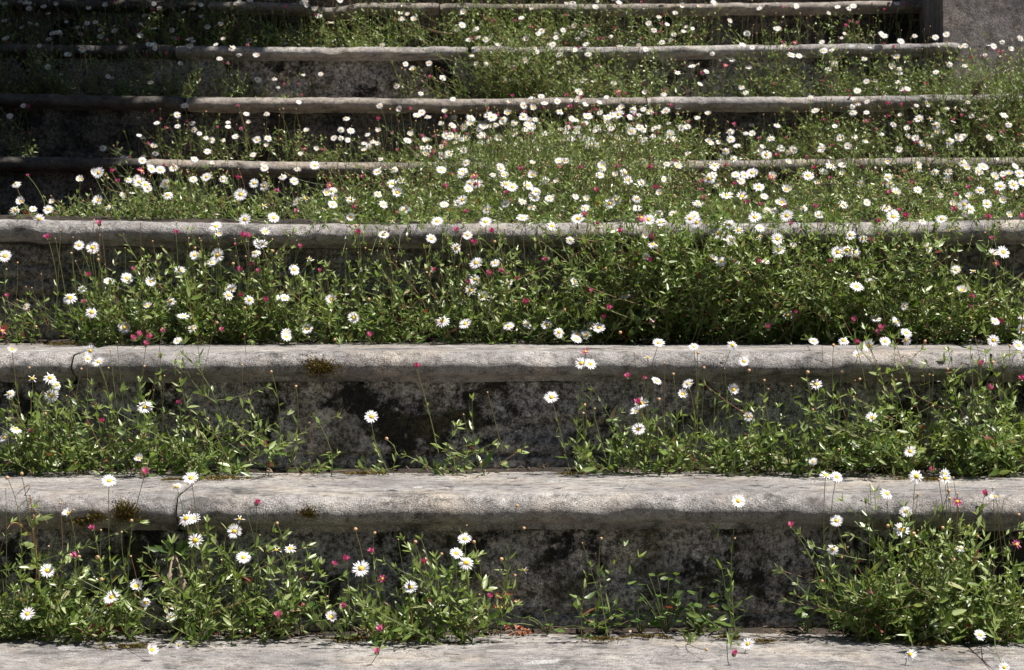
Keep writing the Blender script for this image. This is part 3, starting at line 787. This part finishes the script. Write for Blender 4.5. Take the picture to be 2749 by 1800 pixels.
n_fl = 0
row_count = {}
for c in clumps:
    row = c['row']
    row_count[row] = row_count.get(row, 0) + 1
    rg = np.random.default_rng(int(c['px'] * 7 + row * 1000))
    root = np.array([c['X'], c['Y'] - c['dep'] * .4, c['Z']])
    E = empty("daisy_plant", root)
    nw = sum(1 for f in c['fl'] if f[1] == 'w')
    look = "towering bushy" if c["dens"] >= 1.5 else "thick bushy" if c['dens'] >= .95 else "leafy" if c['dens'] >= .6 else "loose" if c['dens'] >= .3 else "thin straggling"
    fw = "no open flowers" if nw == 0 else "one white flower" if nw == 1 else "few white flowers" if nw < 5 else "many white flowers"
    tag(E, f"{look} daisy plant with {fw}, {ORD[row_count[row] - 1]} from the left, {PLACE[row]}", "daisy plant", GROUP[row])
    near = row <= 3
    # ---- foliage
    lm, sm = MB(), MB()
    width = 2 * c['hw']
    K = 290 if row <= 2 else 320 if near else 420
    if row in (4, 4.5): K = 470
    thick = c['dens'] >= 1.5
    ns = max(2, int(c['dens'] * width * K * (1.15 if c['dens'] > .9 else 1)))
    Ls = LEAFL[row]
    hfull = max(c['top'], .03)
    B, D, N, LL, WW, TT = [], [], [], [], [], []
    hue = rg.normal(0, .06)
    stm, smi = lm, 1

    def shoot(p0, p1, p2, r0, big, gap):
        pts = bez(p0, p1, p2, 7 if near else 5)
        tube(stm, pts, r0, r0 * .5, 3, rg.random() * (1 if rg.random() < .8 else 0) , smi)
        ln = np.linalg.norm(p1 - p0) * .5 + np.linalg.norm(p2 - p0) * .55
        nl = max(4, int(ln / gap))
        t = np.sort(rg.uniform(.06, 1.0, nl))
        bp = (1 - t[:, None]) ** 2 * p0 + 2 * t[:, None] * (1 - t[:, None]) * p1 + t[:, None] ** 2 * p2
        tg = unit(2 * (1 - t[:, None]) * (p1 - p0) + 2 * t[:, None] * (p2 - p1))
        az = np.arange(nl) * 2.4 + rg.uniform(0, 6)
        a = unit(np.cross(tg, np.array([.3, .8, .1])))
        b = np.cross(tg, a)
        rd = a * np.cos(az)[:, None] + b * np.sin(az)[:, None]
        el = rg.normal(.45, .35, nl) + t * .45
        d = rd * np.cos(el)[:, None] + tg * np.sin(el)[:, None]
        nr = tg * np.cos(el)[:, None] - rd * np.sin(el)[:, None] + rg.normal(0, .35, (nl, 3)) + (0, -.25, .2)
        L = Ls * big * rg.uniform(.5, 1.25, nl) * (1.15 - .6 * t)
        ws = rg.uniform(.21, .36, nl)
        bigl = rg.random(nl) < (.09 if near else .04)
        L = np.where(bigl, L * 1.45, L); ws = np.where(bigl, ws * 1.15, ws)
        B.append(bp); D.append(d); N.append(nr); LL.append(L); WW.append(L * ws)
        tt = np.clip(rg.normal(.40 + hue, .20, nl) + t * .22, 0, .9)
        tt = np.where(rg.random(nl) < .015 + .03 * (t < .3), rg.uniform(.92, 1, nl), tt)
        TT.append(tt)
        k = 5
        az = rg.uniform(0, 6.28, k)
        rd = a[-1] * np.cos(az)[:, None] + b[-1] * np.sin(az)[:, None]
        d = rd * .6 + tg[-1] * .8
        B.append(np.repeat(p2[None], k, 0)); D.append(d); N.append(tg[-1] * .5 - rd + rg.normal(0, .2, (k, 3)))
        L = Ls * rg.uniform(.35, .7, k)
        LL.append(L); WW.append(L * .24); TT.append(np.clip(rg.normal(.68 + hue, .1, k), 0, .9))

    gap = .0068 if row <= 2 else .0055 if near else .0058
    for i in range(ns):
        u = rg.uniform(-1, 1)
        x0 = c['X'] + u * c['hw'] * .95
        y0 = c['Y'] - rg.uniform(0, c['dep'])
        clot = noise.noise(Vector((x0 * 7, y0 * 7, row * 2.0)))
        if row >= 3 and clot < (-.12 if row in (4, 4.5) else -.22) and c['dens'] < 1.5 and i % 7: continue
        hh = hfull * (.22 + .78 * rg.random() ** .9) * (1 - .2 * u * u)
        hh *= 1.0 + .55 * noise.noise(Vector((x0 * 16, row * 3.3, .5)))
        if c['dens'] < .3: hh = hfull * (.5 + .5 * rg.random())
        if row in (4, 4.5): hh = max(.025, hfull * (.40 + .6 * rg.random()) * (1.0 + .85 * noise.noise(Vector((x0 * 11, y0 * 7, .5)))))
        dx = rg.normal(0, .45) * hh * .6 + u * c['hw'] * .3
        dy = -abs(rg.normal(0, .28)) * hh
        if rg.random() < (.38 if row <= 2 else .22):
            dx = rg.choice([-1, 1]) * max(hh, .04) * rg.uniform(.5, 1.0); hh *= .55
        if i == 0 and c['dens'] < .3: hh = hfull
        if thick: hh = hfull * (.6 + .5 * rg.random())
        p0 = np.array([x0, y0, c['Z'] - .004])
        p2 = p0 + (dx, dy, hh)
        side = rg.normal(0, .35) * hh
        p1 = p0 + (dx * rg.uniform(.1, .9) + side * .6, dy * .9 - .006, hh * rg.uniform(.3, .65))
        shoot(p0, p1, p2, .0008, 1.0, gap)
        for _ in range(rg.integers(1, 4) if c['dens'] > .3 else rg.integers(0, 2)):
            t = rg.uniform(.25, .8)
            q0 = (1 - t) ** 2 * p0 + 2 * t * (1 - t) * p1 + t * t * p2
            bl = hh * rg.uniform(.2, .45) + .006
            q2 = q0 + (rg.normal(0, .8) * bl, -abs(rg.normal(0, .4)) * bl, bl * rg.uniform(.35, 1))
            shoot(q0, (q0 + q2) / 2 + (rg.normal(0, .2) * bl, 0, -.15 * bl), q2, .0006, .8, gap)
    if row == 4 and c['px'] > 900:
        for i in range(int(c['dens'] * 9)):
            x0 = c['X'] + rg.uniform(-1, 1) * c['hw']
            p0 = np.array([x0, 3.63, c['Z'] + .004])
            p2 = np.array([x0 + rg.normal(0, .02), YL[3] - rg.uniform(.012, .03), c['Z'] - rg.uniform(-.004, .045)])
            p1 = (p0 + p2) / 2 + (0, -.012, .022)
            shoot(p0, p1, p2, .0007, .95, .005)
    leaves(lm, np.concatenate(B), np.concatenate(D), np.concatenate(N), np.concatenate(LL), np.concatenate(WW), np.concatenate(TT), near)
    # broad leaves at the foot
    if row < 4.2:
        nb = int(ns * (1.5 if near else .6)) + 3
        u = rg.uniform(-1, 1, nb)
        base = np.stack([c['X'] + u * c['hw'], c['Y'] - rg.uniform(0, c['dep'], nb), c['Z'] + rg.uniform(.0, min(.045, hfull * .5), nb)], 1)
        az = rg.uniform(0, 6.28, nb)
        el = rg.uniform(.1, 1.0, nb)
        d = np.stack([np.cos(az) * np.cos(el), -np.abs(np.sin(az)) * np.cos(el), np.sin(el)], 1)
        nr = np.stack([-np.cos(az) * np.sin(el), np.sin(az) * np.sin(el), np.cos(el)], 1) + rg.normal(0, .25, (nb, 3))
        L = rg.uniform(.010, .019, nb)
        leaves(lm, base, d, nr, L, L * rg.uniform(.3, .45, nb), np.where(rg.random(nb) < .1, rg.uniform(.94, 1, nb), np.clip(rg.normal(.35, .15, nb), 0, .8)), True, 0, wide=.5)
    # ---- flowers
    fl_parts = []
    for (P, kd) in c['fl']:
        n_fl += 1
        nv = np.array([rg.normal(0, .28), -.80 + rg.normal(0, .18), .62 + rg.normal(0, .2)])
        if row >= 5: nv = np.array([rg.normal(0, .25), -.80 + rg.normal(0, .18), .75 + rg.normal(0, .22)])
        if row == 1 or row == 2: nv[2] -= .08
        nv = nv / np.linalg.norm(nv)
        rr = .0083 * np.clip(rg.normal(1.0, .13), .68, 1.3)
        if row == 5: rr *= .95
        if row in (4, 4.5): rr *= .93
        if row >= 6: rr *= .95
        # flower stalk
        if row in (4, 4.5):
            r0 = np.array([P[0] + rg.normal(0, .02), P[1] + rg.uniform(0, .06), c['Z']])
        else:
            xx = np.clip(P[0], c['X'] - c['hw'] * .7, c['X'] + c['hw'] * .7)
            r0 = np.array([xx + rg.normal(0, .01), max(P[1] + .02, c['Y'] - c['dep'] * .7), c['Z'] + hfull * rg.uniform(0, .25)])
        end = P - nv * rr * .22
        ln = np.linalg.norm(end - r0)
        mid = r0 * .4 + end * .6 - nv * min(.25 * ln, .03) + np.array([rg.normal(0, .012), 0, rg.uniform(-.01, .02)])
        tube(stm, bez(r0, mid, end, 9), .00062, .00045, 3, rg.random() * .8, smi)
        # a few narrow leaves on the stalk
        nl = int(ln / .018)
        if nl > 0:
            t = rg.uniform(.1, .65, nl)[:, None]
            bp = (1 - t) ** 2 * r0 + 2 * t * (1 - t) * mid + t * t * end
            d = rg.normal(0, .6, (nl, 3)) + np.array([0, -.2, .9])
            leaves(lm, bp, d, rg.normal(0, 1, (nl, 3)), Ls * rg.uniform(.5, .9, nl), Ls * .14, .6, near)
        rot = frame(nv, rg.uniform(0, 6.28))
        if kd == 'w':
            me = OPEN[rg.integers(len(OPEN))]
            fl_parts.append(("flower", me, P, rot, rr, DOME[rg.integers(4)]))
        elif kd == 'p':
            if rg.random() < .92:
                me = PINKY[rg.integers(4)]
                s = rr * rg.uniform(.95, 1.25)
                nv2 = np.array([rg.normal(0, .5), -.35, .9])
                fl_parts.append(("closed_flower", me, P, frame(nv2, 0), s, None))
            else:
                fl_parts.append(("flower", PINKO[rg.integers(2)], P, rot, rr * .78, DOME[rg.integers(4)]))
        else:
            if rg.random() < .15:
                fl_parts.append(("spent_flower", SPENT[rg.integers(2)], P, rot, rr * .72, DOME[rg.integers(4)]))
            else:
                fl_parts.append(("bud", BUD[rg.integers(3)], P, frame((rg.normal(0, .4), -.6, .7), 0), rr * .7, None))
    # small unopened buds on fine stalks
    nb = int(c['dens'] * (3 if row < 3 else 8 if row == 3 else 14) + rg.random())
    for _ in range(nb):
        P = np.array([c['X'] + rg.uniform(-1, 1) * c['hw'], c['Y'] - rg.uniform(.3, 1) * c['dep'], c['Z'] + hfull * rg.uniform(.75, 1.30)])
        r0 = np.array([P[0] + rg.normal(0, .012), P[1] + .015, c['Z'] + hfull * .3])
        mid = (r0 + P) / 2 + rg.normal(0, .006, 3)
        tube(stm, bez(r0, mid, P, 6), .0005, .00035, 3, rg.random(), smi)
        fl_parts.append(("bud", BUD[rg.integers(3)], P, frame((rg.normal(0, .4), -.3, .9), 0), .0079 * rg.uniform(.30, .5), None))
    link("foliage", lm.mesh("foliage", [M_LEAF, M_STEM], root), E)
    if stm is sm: link("stems", sm.mesh("stems", M_STEM, root), E)
    for (nm, me, P, rot, s, dm) in fl_parts:
        o = link(nm, me, E)
        o.location = P - root
        o.rotation_euler = rot
        o.scale = (s, s, s)
        if dm:
            link("flower_centre", dm, o)

# ------------------------------------------------------------------ moss cushions and patches
def on_tread(px, py, k):
    """point of tread k seen at px, py (walks along the ray to the tread's height)"""
    z = ZL[k] + .001
    r = FW + np.array([1.0, 0, 0]) * (px - W / 2) / F + UP * (H / 2 - py) / F
    t = (z - CAM[2]) / r[2]
    return CAM + r * t


def moss(P, rx, ry, rz, n, label, seed, cushion=True, tilt=0.0):
    rg = np.random.default_rng(seed)
    mb = MB()
    th = rg.uniform(0, 6.28, n)
    rr = np.clip(np.abs(rg.normal(0, .6, n)), 0, 1.7) if cushion else rg.random(n) ** .6
    rr = rr * (1 + .25 * np.sin(th * 3 + seed) + .12 * np.sin(th * 7))
    h = np.sqrt(np.clip(1 - (rr / 1.8) ** 2, 0, 1)) * .8
    base = np.stack([P[0] + rx * rr * np.cos(th), P[1] + ry * rr * np.sin(th), P[2] + rz * h * .9], 1)
    if tilt:
        base = np.stack([P[0] + rx * rr * np.cos(th), P[1] - ry * h, P[2] + rz * rr * np.sin(th)], 1)
        base += rg.normal(0, .0012, base.shape)
    if not cushion:
        keep = np.array([noise.noise(Vector((b[0] * 70, b[1] * 110, seed))) > -.12 for b in base])
        base, th, rr = base[keep], th[keep], rr[keep]
    n = len(base)
    d = np.stack([np.cos(th) * rr, np.sin(th) * rr - tilt, .8 + 0 * rr], 1) + rg.normal(0, .35, (n, 3))
    L = rg.uniform(.0018, .0038, n)
    leaves(mb, base, d, rg.normal(0, 1, (n, 3)), L, L * .45, rg.random(n), False)
    o = link("moss_cushion" if cushion else "moss_patch", mb.mesh("moss", M_MOSS, P))
    o.location = P
    tag(o, label, "moss", "moss on the lower steps")


moss(at(862, 992, YL[2] + .004), .019, .010, .013, 3200, "golden brown moss cushion hanging on the second nosing's edge", 1, tilt=.8)
moss(at(341, 1378, YL[1] + .006), .014, .009, .013, 2600, "dark brown moss cushion on the bottom rounded nosing, beside three smaller ones", 2, tilt=.8)
moss(at(262, 1388, YL[1] + .008), .009, .008, .008, 600, "small round moss tuft between two others under the bottom nosing", 3, tilt=.8)
moss(at(222, 1402, YL[1] + .010), .014, .007, .006, 700, "flat blackish moss tuft at the shaded end of the bottom nosing", 4, tilt=.8)
moss(at(829, 1380, YL[1] + .005), .010, .007, .007, 700, "tan moss tuft alone on the middle of the bottom nosing", 5, tilt=.8)
moss(on_tread(1619, 1728, 0), .016, .011, .007, 1100, "single grey brown moss cushion on the bare bottom tread", 6)
for i, (px, py, k, rx, ry, lb) in enumerate([
        (950, 1716, 0, .034, .018, "long golden moss patch along the bottom tread under a pink flower"),
        (1094, 1718, 0, .018, .012, "short golden moss patch at the end of the long one on the bottom tread"),
        (353, 1740, 0, .030, .016, "broad brownish moss patch on the bottom tread beside two low daisies"),
        (1738, 1718, 0, .028, .011, "thin broken line of moss on the bare part of the bottom tread"),
        (1950, 1720, 0, .015, .010, "small moss patch behind the large daisy on the bottom tread"),
        (2052, 1730, 0, .013, .009, "tiny moss patch just beside the large daisy on the bottom tread"),
        (2490, 1730, 0, .024, .014, "moss patch below the thick daisies on the bottom tread"),
        (600, 1288, 1, .028, .030, "orange brown moss patch by the joint of the second tread"),
        (470, 1292, 1, .014, .010, "small moss patch on the second tread beside a tilted daisy"),
        (985, 1274, 1, .026, .014, "moss patch on the second tread under a small seedling"),
        (1541, 1279, 1, .018, .010, "narrow moss patch in the middle of the second tread"),
        (2480, 1290, 1, .030, .012, "long moss strip on the second tread between two pairs of daisies"),
        (170, 926, 2, .026, .020, "orange moss patch over the broken joint of the third tread")]):
    P = on_tread(px, py, k)
    P[2] += sag(k, P[0])
    moss(P, rx, ry, .002, int(900 * rx / .02), lb, 20 + i, cushion=False)

# ------------------------------------------------------------------ litter at the foot of the risers
mb = MB()
rg = np.random.default_rng(5)
for k, lo, hi, n in ((1, -.62, .62, 520), (2, -.7, .7, 420), (3, -.8, .8, 260)):
    for i in range(n):
        x = rg.uniform(lo, hi)
        if noise.noise(Vector((x * 6, k * 3.0, 0))) < -.25: continue
        y = RY[k] - abs(rg.normal(0, .016)) - .003
        P = np.array([x, y, ZL[k - 1] + sag(k - 1, x) + rg.uniform(0, .005)])
        if rg.random() < .3:
            d = rg.normal(0, 1, 3); d[2] = abs(d[2]) * .35; d = d / np.linalg.norm(d) * rg.uniform(.006, .028)
            m = P + d * .5 + rg.normal(0, .003, 3)
            tube(mb, bez(P, m, P + d, 5), .0007, .0004, 3, rg.uniform(.2, 1))
        else:
            L = rg.uniform(.003, .010)
            d = rg.normal(0, 1, (1, 3)); d[0, 2] *= .3
            leaves(mb, P[None], d, np.array([[0, 0, 1.0]]) + rg.normal(0, .5, (1, 3)), L, L * .45, rg.random() ** 1.7, False)
for k, n in ((0, 260), (1, 240), (2, 130)):
    for i in range(n):
        x = rg.uniform(-.75, .75)
        y = RY[k + 1] - .01 - abs(rg.normal(0, .07))
        if y < YL[k] + .03: continue
        P = np.array([x, y, ZL[k] + sag(k, x) + .0012])
        L = rg.uniform(.0012, .0055)
        if rg.random() < .2:
            d = rg.normal(0, 1, 3); d[2] = 0; d = d / np.linalg.norm(d) * L * 4
            tube(mb, bez(P, P + d * .5 + rg.normal(0, .0015, 3) * (1, 1, .3), P + d, 5), .0004, .0003, 3, rg.random())
        else:
            leaves(mb, P[None], rg.normal(0, 1, (1, 3)) * (1, 1, .15), np.array([[0, 0, 1.0]]) + rg.normal(0, .3, (1, 3)), L, L * .6, rg.random(), False)
tag(link("leaf_litter", mb.mesh("leaf_litter", M_DRY)), "dry twigs and dead leaves lying at the foot of the risers", "litter", kind="stuff")

# dark humus lying in the angle of each tread
mb = MB()
for k in (1, 2, 3):
    xs = np.linspace(-1.2, 1.2, 300)
    V, T = [], []
    for i, x in enumerate(xs):
        w = .018 + .014 * noise.noise(Vector((x * 9, k * 7.7, 1))) + .008 * noise.noise(Vector((x * 40, k, 3)))
        w = max(w, .001)
        z = ZL[k - 1] + sag(k - 1, x)
        V += [(x, RY[k] + .003, z + .006), (x, RY[k] - w * .5, z + .0045 + .002 * noise.noise(Vector((x * 90, k, 5)))), (x, RY[k] - w, z - .0015)]
    for i in range(len(xs) - 1):
        a = i * 3
        for j in range(2): T += [[a + j, a + j + 1, a + j + 4], [a + j, a + j + 4, a + j + 3]]
    mb.add(V, T, .05)
for k_, ya, yb in ((4, YL[3] + .055, RY[4] + .01),):
    xs, ys = np.linspace(-1.74, 1.74, 180), np.linspace(ya, yb, 60)
    V = [(x, y + (.02 * noise.noise(Vector((x * 14, 3, 1))) if j == 0 else 0), ZL[3] + sag(3, x) - .004 + min(.010, j * .004) + .004 * noise.noise(Vector((x * 22, y * 22, 4)))) for x in xs for j, y in enumerate(ys)]
    T = []
    for i in range(179):
        for j in range(59):
            a = i * 60 + j
            T += [[a, a + 60, a + 61], [a, a + 61, a + 1]]
    mb.add(V, T, .05)
M_SOIL = stone("humus", (.05, .038, .028), (.03, .024, .018), (.015, .012, .01), .5, .6, .9, grain=(.3, 2.2), streak=False)
tag(link("soil", mb.mesh("soil", M_SOIL)), "dark crumbly soil gathered at the foot of the risers", "soil", kind="stuff")

# ------------------------------------------------------------------ broad-leaved seedlings in the shade of the lowest riser
SEED_LABEL = "broad leaved green seedling in the shade of the lowest riser, {} from the left"
for i, (px, py, h, n) in enumerate([(760, 1680, .05, 12), (870, 1680, .06, 14), (1470, 1685, .03, 9), (1605, 1690, .035, 10), (1720, 1690, .045, 12), (1790, 1690, .075, 22), (1880, 1690, .06, 18), (2170, 1690, .04, 9)]):
    rg = np.random.default_rng(100 + i)
    P = np.array([(px - W / 2) / F * (RY[1] - .02), RY[1] - .02, ZL[0] + .001])
    E = empty("seedling", P)
    tag(E, SEED_LABEL.format(ORD[i]), "seedling", "seedlings under the lowest riser")
    lm, sm = MB(), MB()
    for s in range(n):
        tip = P + np.array([rg.normal(0, .018), -rg.uniform(0, .03), h * rg.uniform(.25, 1)])
        tube(sm, bez(P, (P + tip) / 2 + (0, 0, .01), tip, 5), .0007, .0005, 3, .2)
        az = rg.uniform(0, 6.28)
        d = np.array([[math.cos(az), -abs(math.sin(az)) * .8, rg.uniform(-.1, .5)]])
        L = rg.uniform(.010, .016)
        leaves(lm, tip[None], d, np.array([[0, -.5, 1.0]]) + rg.normal(0, .3, (1, 3)), L, L * rg.uniform(.55, .75), rg.uniform(.2, .85) if rg.random() > .03 else 1, True, wide=.45)
    link("foliage", lm.mesh("foliage", M_BROAD, P), E)
    link("stems", sm.mesh("stems", M_STEM, P), E)

# ------------------------------------------------------------------ single weeds with a look of their own
def weed(name, P, label, cat):
    E = empty(name, P)
    tag(E, label, cat)
    return E


# withered rosette with two pale toothed leaves hanging
P = at(468, 1490, RY[1] - .03)
E = weed("withered_weed", P, "withered rosette with two pale toothed leaves hanging under the nosing joint", "weed")
for j, (dx, tipy) in enumerate(((-.008, 1600), (.014, 1600))):
    mb = MB()
    tip = at(468 + dx * 1800, tipy, RY[1] - .05)
    pts = bez(P, (P + tip) / 2 + (dx * .3, -.012, .012), tip, 16)
    V, T = [], []
    for i, q in enumerate(pts):
        t = i / 15
        w = (.0012 + .0052 * max(0, (t - .45)) / .55 * (1 if t < .9 else (1 - t) * 10 * .8 + .2)) * (1 + .3 * ((i % 2) * 2 - 1) * (t > .5))
        V += [q + (-w, .0015, 0), q + (0, -.0008, 0), q + (w, .001, 0)]
    for i in range(15):
        a = i * 3
        for k in range(2): T += [[a + k, a + k + 1, a + k + 4], [a + k, a + k + 4, a + k + 3]]
    mb.add(V, T, np.linspace(.7, 1, len(T)))
    link("dead_leaf", mb.mesh("dead_leaf", M_DRY, P), E)
rg = np.random.default_rng(77)
mb = MB()
n = 12
az = rg.uniform(-.3, 3.4, n)
d = np.stack([np.cos(az), -.3 + 0 * az, np.sin(az) * .7], 1)
leaves(mb, np.repeat(P[None], n, 0), d, np.array([[0, -1, .5]] * n), rg.uniform(.02, .04, n), .007, .25, True, wide=.6)
link("foliage", mb.mesh("foliage", M_BROAD, P), E)

# red-stemmed weed with dry curling tips
P = at(88, 1690, RY[1] - .06)
E = weed("red_stemmed_weed", P, "tall red stemmed weed with dry curling tendrils rising before the bottom nosing", "weed")
sm, dm, lm = MB(), MB(), MB()
t1 = at(80, 1330, RY[1] - .08)
pts = bez(P, (P + t1) / 2 + (.012, 0, 0), t1, 12)
tube(sm, pts, .0012, .0006, 5, 1)
tube(sm, bez(pts[7], pts[9] + (-.02, 0, .01), at(20, 1420, RY[1] - .09), 8), .0008, .0005, 4, 1)
for i in range(7):
    b = pts[rg.integers(6, 12)]
    s = rg.choice([-1, 1])
    th = np.linspace(0, 4.2, 14)
    rad = np.linspace(.016, .004, 14)
    q = b + np.stack([s * (.012 + .0 * th) + s * rad * np.cos(th + 2), -.004 + 0 * th, rad * np.sin(th)], 1)
    q = np.concatenate([b[None], q])
    tube(dm, q, .0006, .0003, 3, .85)
n = 26
tt = rg.integers(2, 11, n)
leaves(lm, pts[tt], rg.normal(0, 1, (n, 3)) + (0, -.2, .5), rg.normal(0, 1, (n, 3)), rg.uniform(.012, .026, n), .006, rg.uniform(.6, .93, n), True, wide=.5)
link("stem", sm.mesh("stem", M_RED, P), E)
link("tendrils", dm.mesh("tendrils", M_DRY, P), E)
link("foliage", lm.mesh("foliage", M_LEAF, P), E)

# small orange-red herbs
for (px, py, nm) in ((1345, 1612, "little orange red herb halfway up the lowest riser"), (1398, 1690, "little orange red herb at the foot of the lowest riser")):
    P = at(px, py + 25, RY[1] - .02)
    E = weed("red_herb", P, nm, "herb")
    lm, sm = MB(), MB()
    for i in range(10):
        tip = P + np.array([rg.normal(0, .009), -.008 * rg.random(), rg.uniform(.002, .018)])
        tube(sm, bez(P, (P + tip) / 2 + (0, 0, .004), tip, 5), .0005, .0004, 3, .4)
        leaves(lm, np.repeat(tip[None], 5, 0), rg.normal(0, 1, (5, 3)), np.array([[0, -1, .3]] * 5) + rg.normal(0, .4, (5, 3)), .0045, .003, rg.random(5), True)
    link("foliage", lm.mesh("foliage", M_RED, P), E)
    link("stems", sm.mesh("stems", M_RED, P), E)

# the dark fallen leaf caught by the pier
P = at(2640, 215, RY[5] - .12)
mb = MB()
leaves(mb, P[None], np.array([[-.45, -.1, -.8]]), np.array([[.3, -.8, .4]]), .040, .014, .35, True, bend=.9)
leaves(mb, P[None], np.array([[.7, 0, .45]]), np.array([[.3, -.8, .4]]), .022, .003, .3, True)
tag(link("fallen_leaf", mb.mesh("fallen_leaf", M_DRY, P)), "curled brown fallen leaf caught in the daisies before the pier", "leaf").location = P

# ------------------------------------------------------------------ hoverflies on four daisies
M_FLY, nt_, p_ = new_mat("hoverfly_body")
p_.inputs["Base Color"].default_value = (.10, .055, .01, 1)
p_.inputs["Roughness"].default_value = .35
M_WING, nt_, p_ = new_mat("hoverfly_wing")
p_.inputs["Base Color"].default_value = (.5, .48, .4, 1)
p_.inputs["Alpha"].default_value = .45
allf = [(P, c) for c in clumps for (P, kd) in c['fl'] if kd == 'w']
for (px, py, lb) in ((1030, 631, "hoverfly on a daisy before the grey mid nosing, centre of the photo"), (1225, 662, "hoverfly on the ragged daisy just under the mid nosing"),
                     (2237, 1477, "hoverfly on the daisy beside the speckled lowest riser"), (2667, 680, "hoverfly on one of two touching daisies near the photo's edge")):
    def pr(P):
        d = P - CAM
        z = d @ FW
        return W / 2 + F * d[0] / z, H / 2 - F * (d @ UP) / z
    P = min((q[0] for q in allf), key=lambda q: (pr(q)[0] - px) ** 2 + (pr(q)[1] - py) ** 2)
    P = P + np.array([0, -.0022, .0022])
    E = empty("hoverfly", P)
    tag(E, lb, "hoverfly", "hoverflies on the daisies")
    b = MB()
    pts = np.array([P + np.array([.0035, -.0005, .0018]) * t for t in (-1, -.7, -.3, 0, .3, .55, .8, 1)])
    rad = [.0001, .0006, .0010, .0007, .0012, .0010, .0009, .0003]
    for i in range(7):
        tube(b, pts[i:i + 2], rad[i], rad[i + 1], 7, .5)
    link("body", b.mesh("body", M_FLY, P), E)
    for s in (-1, 1):
        w = MB()
        leaves(w, (P + (0.001, -.001, .001))[None], np.array([[-.8, -.2 + s * .3, .3 + s * .6]]), np.array([[0, -1, .4]]), .005, .0018, .5, True)
        link("wing", w.mesh("wing", M_WING, P), E)
print("flowers", n_fl, "objects", len(sc.objects), "polys", sum(len(m.polygons) for m in bpy.data.meshes))
